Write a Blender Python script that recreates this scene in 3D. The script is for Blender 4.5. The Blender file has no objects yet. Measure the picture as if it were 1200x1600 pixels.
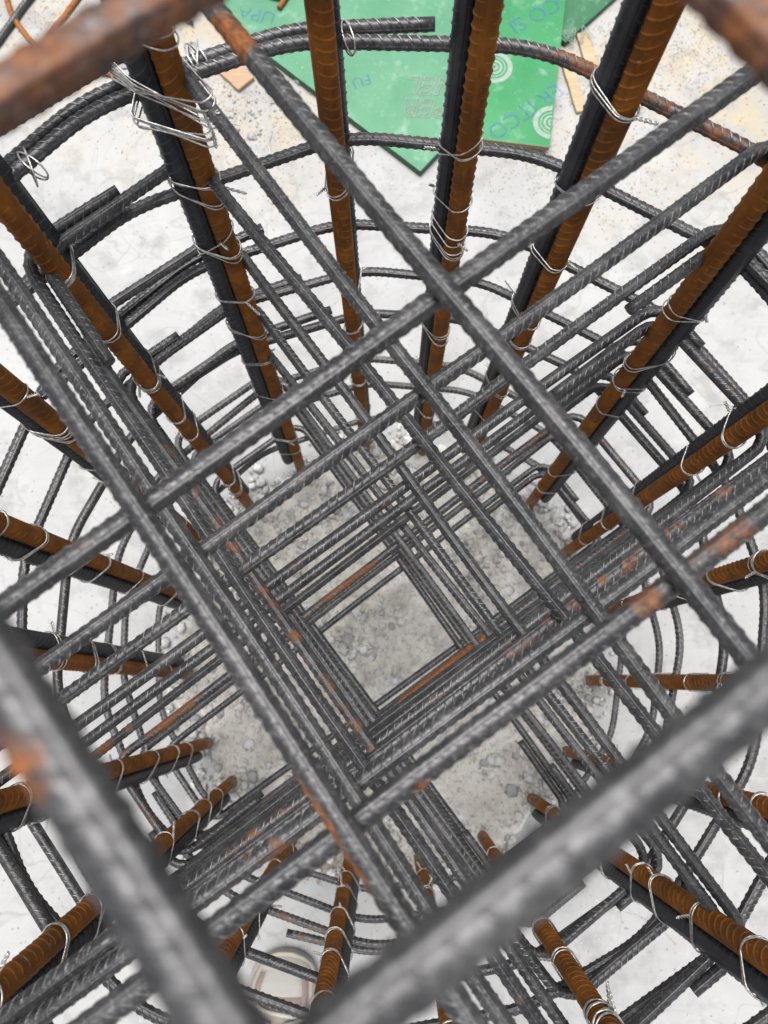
import bpy, math, random
import numpy as np
from mathutils import Vector, noise as mnoise
random.seed(7); rng = np.random.default_rng(7)
scene = bpy.context.scene
COL = scene.collection

# ------------------------------------------------------------------ camera
F, PITCH, ROLL, H = 1253.95, 0.20301, -0.013635, 1.39
cp, sp, cr, sr = math.cos(PITCH), math.sin(PITCH), math.cos(ROLL), math.sin(ROLL)
RX = np.array([[1, 0, 0], [0, cp, -sp], [0, sp, cp]])
RZ = np.array([[cr, -sr, 0], [sr, cr, 0], [0, 0, 1]])
RC = RX @ RZ
cam_data = bpy.data.cameras.new('camera')
cam = bpy.data.objects.new('camera', cam_data); COL.objects.link(cam)
from mathutils import Matrix
M4 = Matrix.Identity(4)
for i in range(3):
    for j in range(3): M4[i][j] = RC[i][j]
M4[0][3], M4[1][3], M4[2][3] = 0, 0, H
cam.matrix_world = M4
cam_data.sensor_fit = 'VERTICAL'; cam_data.sensor_height = 36; cam_data.sensor_width = 27
cam_data.lens = F / 1600 * 36
cam_data.clip_start = 0.01; cam_data.clip_end = 200
cam_data.dof.use_dof = True
cam_data.dof.focus_distance = 0.66
cam_data.dof.aperture_fstop = cam_data.lens / 2.7
scene.camera = cam

# ------------------------------------------------------------------ world, sun, exposure
SUN_EL, SUN_AZ = math.radians(84), math.radians(-25)     # azimuth from +Y, clockwise
world = bpy.data.worlds.new('World'); scene.world = world; world.use_nodes = True
wn = world.node_tree; wn.nodes.clear()
wo = wn.nodes.new('ShaderNodeOutputWorld'); bg = wn.nodes.new('ShaderNodeBackground')
sky = wn.nodes.new('ShaderNodeTexSky'); sky.sky_type = 'NISHITA'; sky.sun_disc = False
sky.sun_elevation = SUN_EL; sky.sun_rotation = SUN_AZ; sky.dust_density = 3.0; sky.air_density = 1.0
hs = wn.nodes.new('ShaderNodeHueSaturation'); hs.inputs['Saturation'].default_value = 0.22
wn.links.new(sky.outputs[0], hs.inputs['Color']); wn.links.new(hs.outputs[0], bg.inputs[0])
bg.inputs[1].default_value = 0.05
wn.links.new(bg.outputs[0], wo.inputs[0])
sd = bpy.data.lights.new('sun', 'SUN'); sd.energy = 1.5; sd.angle = math.radians(34); sd.color = (1, .97, .93)
sun = bpy.data.objects.new('sun', sd); COL.objects.link(sun)
sdir = Vector((math.sin(SUN_AZ) * math.cos(SUN_EL), math.cos(SUN_AZ) * math.cos(SUN_EL), math.sin(SUN_EL)))
sun.rotation_euler = sdir.to_track_quat('Z', 'Y').to_euler(); sun.location = sdir * 5
vs = scene.view_settings
vs.view_transform = 'Standard'; vs.look = 'None'; vs.gamma = 1; vs.use_curve_mapping = False
vs.exposure = 1.8
scene.cycles.max_bounces = 8

# ------------------------------------------------------------------ helpers
def at(px, py, z=0.0):
    """point of the place at height z that the photograph shows at pixel (px, py)"""
    d = RC @ np.array([(px - 600) / F, -(py - 800) / F, -1.0])
    k = (H - z) / -d[2]
    return np.array([d[0] * k, d[1] * k, z])

def tag(o, label=None, cat=None, group=None, kind=None):
    if label: o['label'] = label
    if cat: o['category'] = cat
    if group: o['group'] = group
    if kind: o['kind'] = kind
    return o

def mesh_obj(name, V, Fq, mat, parent=None, loc=(0, 0, 0), smooth=True, attrs=None, mats=None, mi=None):
    """V (n,3) array in world space, Fq list of (m,k) int arrays; the object's origin is put at loc"""
    V = np.asarray(V, np.float64) - np.asarray(loc)
    me = bpy.data.meshes.new(name)
    if not isinstance(Fq, (list, tuple)) or (len(Fq) and not isinstance(Fq[0], np.ndarray)):
        me.from_pydata(V.tolist(), [], [tuple(f) for f in Fq])
    else:
        Fq = [f for f in Fq if len(f)]
        loops = np.concatenate([f.ravel() for f in Fq]).astype(np.int32)
        tot = np.concatenate([np.full(len(f), f.shape[1], np.int32) for f in Fq])
        st = np.concatenate([[0], np.cumsum(tot)[:-1]]).astype(np.int32)
        me.vertices.add(len(V)); me.vertices.foreach_set('co', V.astype(np.float32).ravel())
        me.loops.add(len(loops)); me.loops.foreach_set('vertex_index', loops)
        me.polygons.add(len(tot)); me.polygons.foreach_set('loop_start', st); me.polygons.foreach_set('loop_total', tot)
    if smooth: me.polygons.foreach_set('use_smooth', np.ones(len(me.polygons), bool))
    if attrs:
        for n, a in attrs.items():
            at_ = me.attributes.new(n, 'FLOAT', 'POINT'); at_.data.foreach_set('value', np.asarray(a, np.float32))
    for m in (mats or [mat]): me.materials.append(m)
    if mi is not None: me.polygons.foreach_set('material_index', np.asarray(mi, np.int32))
    me.update(calc_edges=True); me.validate()
    o = bpy.data.objects.new(name, me); COL.objects.link(o)
    o.location = loc
    if parent is not None:
        o.parent = parent
        o.location = Vector(loc) - parent.location
    return o

# ------------------------------------------------------------------ materials
def new_mat(name):
    m = bpy.data.materials.new(name); m.use_nodes = True
    nt = m.node_tree; nt.nodes.clear()
    out = nt.nodes.new('ShaderNodeOutputMaterial'); p = nt.nodes.new('ShaderNodeBsdfPrincipled')
    nt.links.new(p.outputs[0], out.inputs[0])
    return m, nt, p
class NB:
    def __init__(s, nt): s.nt = nt
    def n(s, t, **k):
        nd = s.nt.nodes.new(t)
        for a, v in k.items(): setattr(nd, a, v)
        return nd
    def l(s, a, b): s.nt.links.new(a, b)
    def coord(s, kind='Object', scale=None):
        t = s.n('ShaderNodeTexCoord')
        if scale is None: return t.outputs[kind]
        mp = s.n('ShaderNodeMapping'); s.l(t.outputs[kind], mp.inputs[0]); mp.inputs['Scale'].default_value = scale
        return mp.outputs[0]
    def noise(s, scale, detail=4, rough=.55, vec=None, dist=0):
        nd = s.n('ShaderNodeTexNoise'); nd.inputs['Scale'].default_value = scale
        nd.inputs['Detail'].default_value = detail; nd.inputs['Roughness'].default_value = rough
        nd.inputs['Distortion'].default_value = dist
        if vec is not None: s.l(vec, nd.inputs['Vector'])
        return nd.outputs[0]
    def ramp(s, fac, stops, interp='LINEAR'):
        r = s.n('ShaderNodeValToRGB'); r.color_ramp.interpolation = interp
        el = r.color_ramp.elements
        while len(el) < len(stops): el.new(0.5)
        for e, (p, c) in zip(el, stops):
            e.position = p; e.color = (*c, 1) if len(c) == 3 else c
        s.l(fac, r.inputs[0]); return r.outputs[0]
    def mix(s, fac, a, b, mode='MIX'):
        m = s.n('ShaderNodeMix', data_type='RGBA', blend_type=mode)
        for sock, v in ((m.inputs[0], fac), (m.inputs[6], a), (m.inputs[7], b)):
            if isinstance(v, (int, float)): sock.default_value = v
            elif isinstance(v, tuple): sock.default_value = (*v, 1)
            else: s.l(v, sock)
        return m.outputs[2]
    def math(s, op, a, b=None, clamp=False):
        m = s.n('ShaderNodeMath', operation=op, use_clamp=clamp)
        for sock, v in ((m.inputs[0], a), (m.inputs[1], b)):
            if v is None: continue
            if isinstance(v, (int, float)): sock.default_value = v
            else: s.l(v, sock)
        return m.outputs[0]
    def bump(s, h, strength, dist, nrm=None):
        b = s.n('ShaderNodeBump'); b.inputs['Strength'].default_value = strength; b.inputs['Distance'].default_value = dist
        s.l(h, b.inputs['Height'])
        if nrm is not None: s.l(nrm, b.inputs['Normal'])
        return b.outputs[0]
G3 = lambda v: (v, v, v)

def steel_mat():
    """grey rolled rebar with mill scale; the mesh attribute rust says where the bar has gone rusty"""
    m, nt, p = new_mat('rolled_steel'); b = NB(nt)
    co = b.coord()
    oi = b.n('ShaderNodeObjectInfo')
    n1 = b.noise(60, 5, .6, co); n2 = b.noise(420, 4, .65, co); n3 = b.noise(9, 3, .5, co)
    base = b.ramp(n1, [(.3, (.024, .024, .026)), (.5, (.050, .050, .053)), (.72, (.105, .104, .106))])
    base = b.mix(b.ramp(n3, [(.4, G3(0)), (.7, G3(.55))]), base, (.030, .030, .034))
    base = b.mix(b.ramp(n2, [(.53, G3(0)), (.64, G3(.42))]), base, (0.2214, 0.2214, 0.2255))  # mottled scale, with speckled highlights painted in as pale flecks
    base = b.mix(b.ramp(b.noise(700, 3, .6, co), [(.34, G3(.4)), (.44, G3(0))]), base, (0.01312, 0.01394, 0.0164))
    cr_ = b.n('ShaderNodeAttribute', attribute_name='crest')
    worn_glint = b.math('MULTIPLY', b.ramp(cr_.outputs['Fac'], [(.86, G3(0)), (.99, G3(1))]), b.ramp(b.noise(200, 3, .6, co), [(.38, G3(.0)), (.6, G3(1))]))
    base = b.mix(worn_glint, base, (.44, .44, .44))  # worn rib crests, their bright glints painted on as pale flecks
    a = b.n('ShaderNodeAttribute', attribute_name='rust')
    rf = b.math('ADD', a.outputs['Fac'], b.math('MULTIPLY', b.math('SUBTRACT', b.noise(75, 6, .65, co), .5), 1.1))
    tr = b.noise(30, 4, .7, co)
    rf = b.math('MAXIMUM', b.ramp(rf, [(.36, G3(0)), (.52, G3(.6)), (.74, G3(1))]), b.ramp(tr, [(.66, G3(0)), (.76, G3(.5))]))
    rc = b.ramp(b.noise(230, 4, .6, co), [(.3, (.075, .028, .011)), (.5, (.185, .060, .013)), (.72, (.32, .115, .026))])
    col = b.mix(rf, base, rc)
    b.l(col, p.inputs['Base Color'])
    b.l(b.math('MULTIPLY', b.math('SUBTRACT', 1.0, rf), .38), p.inputs['Metallic'])
    p.inputs['Specular IOR Level'].default_value = .55
    b.l(b.math('ADD', b.math('MULTIPLY', n1, .28), b.math('ADD', .27, b.math('MULTIPLY', rf, .4))), p.inputs['Roughness'])
    h = b.math('ADD', b.math('MULTIPLY', n2, .6), n1)
    b.l(b.bump(h, .45, .0007), p.inputs['Normal'])
    return m
def rust_bar_mat():
    m, nt, p = new_mat('rust_brown_steel'); b = NB(nt)
    co = b.coord(); oi = b.n('ShaderNodeObjectInfo')
    n1 = b.noise(38, 5, .6, co); n2 = b.noise(380, 4, .6, co); n3 = b.noise(150, 3, .6, b.coord(scale=(1, 1, .35)))
    c = b.ramp(n1, [(.28, (0.125, 0.042, 0.0058)), (.5, (0.225, 0.076, 0.0090)), (.72, (0.33, 0.122, 0.016))])
    c = b.mix(b.ramp(n3, [(.5, G3(0)), (.75, G3(.55))]), c, (0.095, 0.033, 0.0066))
    c = b.mix(b.ramp(b.noise(11, 5, .7, co), [(.48, G3(0)), (.66, G3(.75))]), c, (.080, .036, .015))
    c = b.mix(b.ramp(b.noise(24, 6, .75, b.coord(scale=(1, 1, .4))), [(.60, G3(0)), (.72, G3(.5))]), c, (.26, .13, .045))
    c = b.mix(b.ramp(b.noise(210, 2, .5, co), [(.70, G3(0)), (.74, G3(.75))]), c, (0.24, 0.208, 0.16))
    sz = b.n('ShaderNodeSeparateXYZ'); b.l(co, sz.inputs[0])
    sp_ = b.n('ShaderNodeMapRange'); b.l(sz.outputs[2], sp_.inputs[0]); sp_.inputs[1].default_value = .11; sp_.inputs[2].default_value = .0
    c = b.mix(b.math('MULTIPLY', sp_.outputs[0], b.ramp(b.noise(70, 6, .75, co), [(.42, G3(0)), (.58, G3(.85))])), c, (.36, .34, .30))   # cement splashes at the foot
    a = b.n('ShaderNodeAttribute', attribute_name='rust')       # crest wear on the ribs
    c = b.mix(b.math('MULTIPLY', a.outputs['Fac'], .28), c, (0.23, 0.095, 0.022))
    b.l(c, p.inputs['Base Color'])
    b.l(b.math('ADD', .55, b.math('MULTIPLY', n1, .3)), p.inputs['Roughness']); p.inputs['Specular IOR Level'].default_value = .2
    b.l(b.bump(b.math('ADD', n2, n3), .35, .0007), p.inputs['Normal'])
    return m
def dark_bar_mat():
    m, nt, p = new_mat('blue_black_steel'); b = NB(nt)
    co = b.coord(); n1 = b.noise(45, 5, .6, co); n2 = b.noise(350, 4, .6, co)
    c = b.ramp(n1, [(.3, (.014, .0175, .024)), (.55, (.028, .033, .043)), (.75, (.055, .060, .070))])
    a = b.n('ShaderNodeAttribute', attribute_name='rust')
    c = b.mix(b.math('MULTIPLY', a.outputs['Fac'], .35), c, (0.08, 0.08, 0.088))
    c = b.mix(b.ramp(b.noise(160, 3, .6, co), [(.68, G3(0)), (.76, G3(.5))]), c, (0.096, 0.048, 0.024))
    b.l(c, p.inputs['Base Color']); p.inputs['Metallic'].default_value = .25
    b.l(b.math('ADD', .36, b.math('MULTIPLY', n1, .3)), p.inputs['Roughness'])
    b.l(b.bump(n2, .3, .0006), p.inputs['Normal'])
    return m
def wire_mat():
    m, nt, p = new_mat('bright_tie_wire'); b = NB(nt)
    c = b.ramp(b.noise(300, 3, .5, b.coord()), [(.35, (.42, .41, .39)), (.65, (.78, .77, .75))])
    b.l(c, p.inputs['Base Color']); p.inputs['Metallic'].default_value = .85; p.inputs['Roughness'].default_value = .34
    return m
def floor_mat():
    m, nt, p = new_mat('pale_concrete'); b = NB(nt)
    co = b.coord()
    n1 = b.noise(3.2, 6, .6, co); n2 = b.noise(14, 6, .65, co); n3 = b.noise(90, 4, .6, co)
    c = b.ramp(n1, [(.32, (.275, .278, .285)), (.5, (.332, .334, .336)), (.7, (.375, .375, .372))])
    c = b.mix(b.ramp(n2, [(.36, G3(.7)), (.5, G3(0))]), c, (0.216, 0.216, 0.2144))
    c = b.mix(b.ramp(b.noise(26, 5, .7, co), [(.60, G3(0)), (.72, G3(.55))]), c, (0.424, 0.424, 0.42))
    # tan dust trodden over the slab
    dn = b.ramp(b.noise(9, 6, .7, co, .4), [(.42, G3(0)), (.62, G3(1))])
    def spot(x, y, r0, r1):
        sx = b.n('ShaderNodeVectorMath', operation='DISTANCE'); b.l(co, sx.inputs[0]); sx.inputs[1].default_value = (x, y, 0)
        mr = b.n('ShaderNodeMapRange'); b.l(sx.outputs['Value'], mr.inputs[0]); mr.inputs[1].default_value = r1; mr.inputs[2].default_value = r0
        return mr.outputs[0]
    area = b.math('MAXIMUM', b.math('MAXIMUM', spot(.72, 1.25, .1, .62), spot(-.45, 1.35, .1, .45)), b.math('MAXIMUM', spot(-.24, 1.06, .02, .22), b.math('MULTIPLY', spot(.1, -.33, .02, .16), .6)))
    dust = b.math('MULTIPLY', b.math('ADD', b.math('MULTIPLY', area, .95), b.math('MULTIPLY', b.ramp(b.noise(4.5, 5, .65, co, .4), [(.55, G3(0)), (.7, G3(.25))]), .5)), dn)
    c = b.mix(dust, c, (.37, .315, .225))
    c = b.mix(b.math('MULTIPLY', b.ramp(b.noise(5.5, 7, .72, b.coord(scale=(1, 1.6, 1)), .8), [(.50, G3(0)), (.66, G3(.42))]), b.ramp(n3, [(.35, G3(.3)), (.6, G3(1))])), c, (.235, .232, .225))
    # dark specks and thin scratches
    v = b.n('ShaderNodeTexVoronoi'); v.inputs['Scale'].default_value = 75; b.l(co, v.inputs['Vector'])
    spk = b.math('MULTIPLY', b.ramp(v.outputs['Distance'], [(.08, G3(1)), (.20, G3(0))]), b.ramp(b.noise(17, 3, .6, co), [(.44, G3(0)), (.58, G3(.8))]))
    c = b.mix(spk, c, (0.16, 0.152, 0.144))
    for sc, rot in ((2.1, .4), (3.3, 1.7), (2.7, 2.6)):
        mp = b.n('ShaderNodeMapping'); t = b.n('ShaderNodeTexCoord'); b.l(t.outputs['Object'], mp.inputs[0])
        mp.inputs['Rotation'].default_value = (0, 0, rot); mp.inputs['Location'].default_value = (sc, rot * 3, 0)
        nz = b.noise(sc, 2, .4, mp.outputs[0], 1.4)
        ln = b.math('ABSOLUTE', b.math('SUBTRACT', nz, .5))
        ln = b.math('MULTIPLY', b.ramp(ln, [(.0008, G3(1)), (.0028, G3(0))]), b.ramp(b.noise(7, 3, .6, mp.outputs[0]), [(.42, G3(0)), (.56, G3(.6))]))
        c = b.mix(ln, c, (0.224, 0.22, 0.216))
    b.l(c, p.inputs['Base Color'])
    b.l(b.ramp(n2, [(.3, G3(.62)), (.7, G3(.85))]), p.inputs['Roughness'])
    b.l(b.bump(b.math('ADD', n3, b.math('MULTIPLY', n2, 1.5)), .35, .002), p.inputs['Normal'])
    return m
def rubble_mat(name, lo, mid, hi, island=True):
    m, nt, p = new_mat(name); b = NB(nt); co = b.coord()
    n1 = b.noise(16, 6, .65, co); n2 = b.noise(120, 5, .7, co); n3 = b.noise(420, 3, .6, co)
    c = b.ramp(n1, [(.32, lo), (.5, mid), (.7, hi)])
    if island:
        g = b.n('ShaderNodeNewGeometry')
        c = b.mix(.6, c, b.ramp(g.outputs['Random Per Island'], [(0, tuple(x * .65 for x in lo)), (.45, mid), (.9, hi), (1, (.50, .42, .34))]))
    c = b.mix(b.ramp(n2, [(.36, G3(.5)), (.47, G3(0))]), c, tuple(x * .5 for x in lo))  # crevice shade painted dark where the bump noise dips
    c = b.mix(b.ramp(b.noise(60, 4, .6, co), [(.62, G3(0)), (.72, G3(.4))]), c, (.50, .44, .36))
    b.l(c, p.inputs['Base Color']); p.inputs['Roughness'].default_value = .9
    b.l(b.bump(b.math('ADD', n2, b.math('MULTIPLY', n3, .6)), 1., .006), p.inputs['Normal'])
    return m
def simple_mat(name, lo, hi, scale=40, rough=.6, bump=.2, bdist=.001, stretch=None, metal=0):
    m, nt, p = new_mat(name); b = NB(nt); co = b.coord(scale=stretch) if stretch else b.coord()
    n = b.noise(scale, 5, .6, co)
    b.l(b.ramp(n, [(.3, lo), (.7, hi)]), p.inputs['Base Color']); p.inputs['Roughness'].default_value = rough
    p.inputs['Metallic'].default_value = metal
    if bump: b.l(b.bump(b.noise(scale * 4, 4, .6, co), bump, bdist), p.inputs['Normal'])
    return m
def panel_mat(name, lo, hi):
    m, nt, p = new_mat(name); b = NB(nt); co = b.coord()
    n = b.noise(7, 5, .6, co)
    c = b.ramp(n, [(.3, lo), (.7, hi)])
    c = b.mix(b.ramp(b.noise(30, 5, .7, co), [(.55, G3(0)), (.75, G3(.4))]), c, (.32, .44, .36))
    c = b.mix(b.ramp(b.noise(170, 3, .6, co), [(.66, G3(0)), (.72, G3(.5))]), c, (.46, .48, .43))
    b.l(c, p.inputs['Base Color']); b.l(b.ramp(b.noise(12, 4, .6, co), [(.3, G3(.3)), (.7, G3(.55))]), p.inputs['Roughness'])
    b.l(b.bump(b.noise(300, 3, .6, co), .1, .0005), p.inputs['Normal'])
    return m
STEEL, RUSTBAR, DARKBAR, WIRE = steel_mat(), rust_bar_mat(), dark_bar_mat(), wire_mat()
FLOORM = floor_mat()
RUBBLE = rubble_mat('chipped_concrete', (.46, .445, .415), (.76, .735, .68), (.88, .865, .82), False)
STONEM = rubble_mat('broken_stone', (.36, .36, .355), (.70, .69, .67), (.86, .855, .84))
CRUMB = simple_mat('concrete_crumb', (.24, .24, .24), (.36, .36, .355), 120, .9, .4)
SAND = simple_mat('tan_sand', (0.2617, 0.2057, 0.1309), (0.4113, 0.349, 0.2493), 300, .95, .4)
CHIPS = simple_mat('sawdust', (0.3116, 0.2368, 0.1371), (0.4736, 0.3988, 0.2742), 500, .95, .3)
GREEN1 = panel_mat('pale_green_film', (.050, .185, .100), (.088, .245, .142))
GREEN2 = panel_mat('bright_green_film', (0.01371, 0.1683, 0.05297), (0.03116, 0.2181, 0.08102))
GREEN3 = panel_mat('dark_green_film', (0.01246, 0.09348, 0.03739), (0.02493, 0.1309, 0.05609))
PLYEDGE = simple_mat('plywood_edge', (0.1745, 0.1059, 0.05609), (0.2991, 0.2057, 0.1184), 60, .85, .3, .001, (1, 1, 12))
GREENE = simple_mat('green_sealed_edge', (0.01246, 0.06232, 0.03116), (0.03116, 0.09971, 0.05609), 60, .7, .2)
def print_mat(name, lo, hi, keep):
    m, nt, p = new_mat(name); b = NB(nt); co = b.coord()
    b.l(b.ramp(b.noise(90, 4, .6, co), [(.3, lo), (.7, hi)]), p.inputs['Base Color']); p.inputs['Roughness'].default_value = .6
    b.l(b.ramp(b.noise(55, 5, .75, co), [(keep - .12, G3(.15)), (keep + .12, G3(.72))]), p.inputs['Alpha'])
    return m
PRINTW = print_mat('white_print', (0.2542, 0.339, 0.286), (0.3496, 0.4132, 0.3708), .30)
PRINTB = print_mat('blue_stamp', (0.03739, 0.1371, 0.2991), (0.07478, 0.2119, 0.3428), .50)
PINE = simple_mat('raw_pine', (0.3116, 0.2306, 0.1371), (0.4362, 0.3552, 0.2368), 30, .8, .3, .001, (1, 12, 1))
PINKWOOD = simple_mat('reddish_wood', (0.3116, 0.1932, 0.1184), (0.4113, 0.2804, 0.187), 30, .8, .3, .001, (1, 9, 1))
ROD = simple_mat('orange_rusty_rod', (0.1496, 0.04674, 0.009348), (0.3116, 0.1184, 0.03116), 160, .9, .5, .0008)
SHOEM = simple_mat('cream_mesh_fabric', (0.245, 0.2205, 0.1919), (0.294, 0.2695, 0.2409), 900, .9, .5, .0008, (1, 3, 1))
SHOEW = simple_mat('white_mesh_fabric', (0.3015, 0.2931, 0.2764), (0.3434, 0.335, 0.3225), 900, .9, .5, .0008, (.4, 4, 1))
SHOEP = simple_mat('mauve_suede', (.17, .125, .115), (.22, .165, .155), 300, .9, .3)
SOLEM = simple_mat('cream_rubber', (0.2759, 0.2508, 0.2174), (0.3177, 0.2968, 0.2633), 60, .7, .1)
LACEM = simple_mat('cream_lace', (0.3533, 0.3281, 0.2928), (0.4038, 0.3836, 0.3533), 700, .9, .4)
PENW = simple_mat('white_plastic', (0.4612, 0.4674, 0.4799), (0.4986, 0.4986, 0.511), 40, .3, 0)
PENB = simple_mat('black_plastic', (.02, .02, .02), (.04, .04, .045), 40, .4, 0)
SOCK = simple_mat('dark_sock', (.03, .025, .035), (.06, .05, .07), 500, .95, .3)

# ------------------------------------------------------------------ swept shapes
def fillet(pts, rad, n=7, closed=False):
    """polyline with its corners rounded"""
    pts = [np.asarray(p, float) for p in pts]; out = [pts[0]]
    for i in range(1, len(pts) - 1):
        a, p, c = pts[i - 1], pts[i], pts[i + 1]
        u = a - p; w = c - p; lu, lw = np.linalg.norm(u), np.linalg.norm(w); u /= lu; w /= lw
        ang = math.acos(max(-1, min(1, float(u @ w))))
        if ang > math.pi - .01: out.append(p); continue
        t = min(rad / math.tan(ang / 2), .48 * lu, .48 * lw)
        r = t * math.tan(ang / 2)
        bis = (u + w) / np.linalg.norm(u + w); cen = p + bis * (r / math.sin(ang / 2))
        s, e = p + u * t - cen, p + w * t - cen
        for k in range(n + 1):
            f = k / n; th = (math.pi - ang)
            v = (math.sin((1 - f) * th) * s + math.sin(f * th) * e) / math.sin(th)
            out.append(cen + v)
    out.append(pts[-1]); return np.array(out)
def resample(P, step):
    seg = np.linalg.norm(np.diff(P, axis=0), axis=1); s = np.concatenate([[0], np.cumsum(seg)])
    n = max(2, int(s[-1] / step) + 1); q = np.linspace(0, s[-1], n)
    return np.stack([np.interp(q, s, P[:, i]) for i in range(3)], 1), q
def frames(P, up=(0, 0, 1)):
    T = np.gradient(P, axis=0); T /= np.linalg.norm(T, axis=1)[:, None]
    up = np.asarray(up, float)
    N = np.cross(T, up); N /= np.linalg.norm(N, axis=1)[:, None]
    B = np.cross(N, T); return T, N, B
def tube_arrays(P, r, sides=12, up=(0, 0, 1), cap=True, r_end=None):
    T, N, B = frames(P, up); n = len(P); a = np.arange(sides) * 2 * np.pi / sides
    rr = np.full(n, r) if np.isscalar(r) else np.asarray(r)
    V = P[:, None] + rr[:, None, None] * (np.cos(a)[None, :, None] * N[:, None] + np.sin(a)[None, :, None] * B[:, None])
    V = V.reshape(-1, 3); i = np.arange(n - 1)[:, None] * sides; j = np.arange(sides)[None]
    j2 = (j + 1) % sides
    Fs = [np.stack([i + j, i + j2, i + sides + j2, i + sides + j], -1).reshape(-1, 4)]
    if cap:
        Fs.append(np.array([list(range(sides))[::-1], [(n - 1) * sides + k for k in range(sides)]]))
    return V, Fs
def rebar(name, path, r, pitch, mat, up=(0, 0, 1), roll=0., sections=7, sides=14, rib_h=None, rib_w=None, skew=.55,
          rust=None, lrib=True, loc=None, parent=None, bothways=True, crest=1., bow=0.):
    """one ribbed bar as one mesh: round core, two seams along it and slanting crescent ribs on both halves"""
    P, S = resample(path, .010)
    if bow:
        ph_ = rng.uniform(0, 6.28, 3); P = P.copy()
        for ax in (0, 1): P[:, ax] += bow * (np.sin(S * 9 + ph_[ax]) * .6 + np.sin(S * 21 + ph_[2] + ax) * .4)
    T, N, B = frames(P, up)
    V, Fs = tube_arrays(P, r, sides, up)
    att = [np.zeros(len(V))]; Vs = [V]; FF = list(Fs); base = len(V)
    rib_h = rib_h or r * .13; rib_w = rib_w or r * .42
    L = S[-1]
    def sample(s):
        f = lambda A: np.stack([np.interp(s, S, A[:, i]) for i in range(3)], -1)
        return f(P), f(N), f(B)
    if lrib:
        for h in (0, 1):
            phi = roll + h * np.pi
            prof = [(-.30, -.02), (-.13, .105), (.13, .105), (.30, -.02)]
            pts = []
            for da, dr in prof:
                d = math.cos(phi + da) * N + math.sin(phi + da) * B
                pts.append(P + d * r * (1 + dr))
            X = np.stack(pts, 1).reshape(-1, 3); n = len(P)
            i = np.arange(n - 1)[:, None] * 4; j = np.arange(3)[None]
            FF.append(base + np.stack([i + j, i + j + 1, i + 4 + j + 1, i + 4 + j], -1).reshape(-1, 4))
            Vs.append(X); att.append(np.tile([0, .5, .5, 0], n)); base += len(X)
    cnt = int((L - .012) / pitch)
    s0 = .006 + pitch * (np.arange(cnt) + .5)
    for h in (0, 1):
        sgn = (1 if h == 0 else -1) if bothways else 1
        ph = np.linspace(.16, math.pi - .16, sections)
        prof_h = np.clip(np.sin((ph - .16) / (math.pi - .32) * math.pi), 0, 1) ** .55
        jit = rng.normal(0, pitch * .02, cnt)
        sc = s0 + (0 if h == 0 else pitch * .5) + jit
        ds = sgn * skew * r * (ph - math.pi / 2)                       # slant
        quad = []
        for off, hf in ((-.5, -.03), (-.2, 1.), (.2, 1.), (.5, -.03)):
            s = np.clip(sc[:, None] + ds[None] + off * rib_w, 0, L)
            p_, n_, b_ = sample(s)
            phi = roll + h * math.pi + ph
            d = np.cos(phi)[None, :, None] * n_ + np.sin(phi)[None, :, None] * b_
            rad = r + (rib_h * prof_h * (1 if hf > 0 else 0) - (.0 if hf > 0 else .02 * r))
            quad.append(p_ + d * rad[None, :, None])
        X = np.stack(quad, 2).reshape(-1, 3)                           # rib, section, 4
        c = np.arange(cnt)[:, None, None] * sections * 4; i = np.arange(sections - 1)[None, :, None] * 4; j = np.arange(3)[None, None]
        b0 = base + c + i + j
        FF.append(np.stack([b0, b0 + 1, b0 + 5, b0 + 4], -1).reshape(-1, 4)[:, ::-1].copy())
        Vs.append(X); att.append(np.tile(np.stack([np.zeros(sections), prof_h, prof_h, np.zeros(sections)], 1).ravel(), cnt)); base += len(X)
    VV = np.concatenate(Vs)
    if rust is not None:
        R = np.full(len(VV), rust[0], float)
        for (c, rad, amt) in rust[1]:
            d = np.linalg.norm(VV - np.asarray(c), axis=1)
            R = np.maximum(R, amt * np.clip(1.6 - d / rad, 0, 1))
        A = R
    else: A = np.concatenate(att)
    o = mesh_obj(name, VV, FF, mat, parent, tuple(loc if loc is not None else path[0]), True, {'rust': A, 'crest': np.concatenate(att) * crest})
    return o

# ------------------------------------------------------------------ the slab and the rough footing inside the cage
CX, CY = .006, .057                       # middle of the column cage
g = 30.0
fl = mesh_obj('floor', [(-g, -g, 0), (g, -g, 0), (g, g, 0), (-g, g, 0)], [(0, 1, 2, 3)], FLOORM, smooth=False)
tag(fl, 'pale trowelled concrete slab with dust and scuffs', kind='structure')
def edge_r(a):
    return .366 + .028 * mnoise.noise(Vector((math.cos(a) * 1.7, math.sin(a) * 1.7, 3))) + .030 * mnoise.noise(Vector((math.cos(a) * 6, math.sin(a) * 6, 9))) + .018 * mnoise.noise(Vector((math.cos(a) * 17, math.sin(a) * 17, 4)))
NR, NA = 110, 260
Vv = []; Ff = []
for i in range(NR + 1):
    for j in range(NA):
        a = 2 * math.pi * j / NA; R = edge_r(a); r = R * (i / NR) ** .8
        x, y = CX + r * math.cos(a), CY + r * math.sin(a)
        n = mnoise.fractal(Vector((x * 14, y * 14, 1)), 1, 2, 5) * .012 + mnoise.fractal(Vector((x * 60, y * 60, 5)), .8, 2, 4) * .007
        cell = mnoise.voronoi(Vector((x * 36, y * 36, 2)))[0]
        n += .011 * max(0, .55 - cell[0])
        e = min(1, (R - r) / .035)
        Vv.append((x, y, -.003 + e * (.0095 + max(n, -.005))))
for i in range(NR):
    for j in range(NA):
        j2 = (j + 1) % NA
        Ff.append((i * NA + j, (i + 1) * NA + j, (i + 1) * NA + j2, i * NA + j2))
ft = mesh_obj('footing', np.array(Vv), Ff, RUBBLE)
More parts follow.
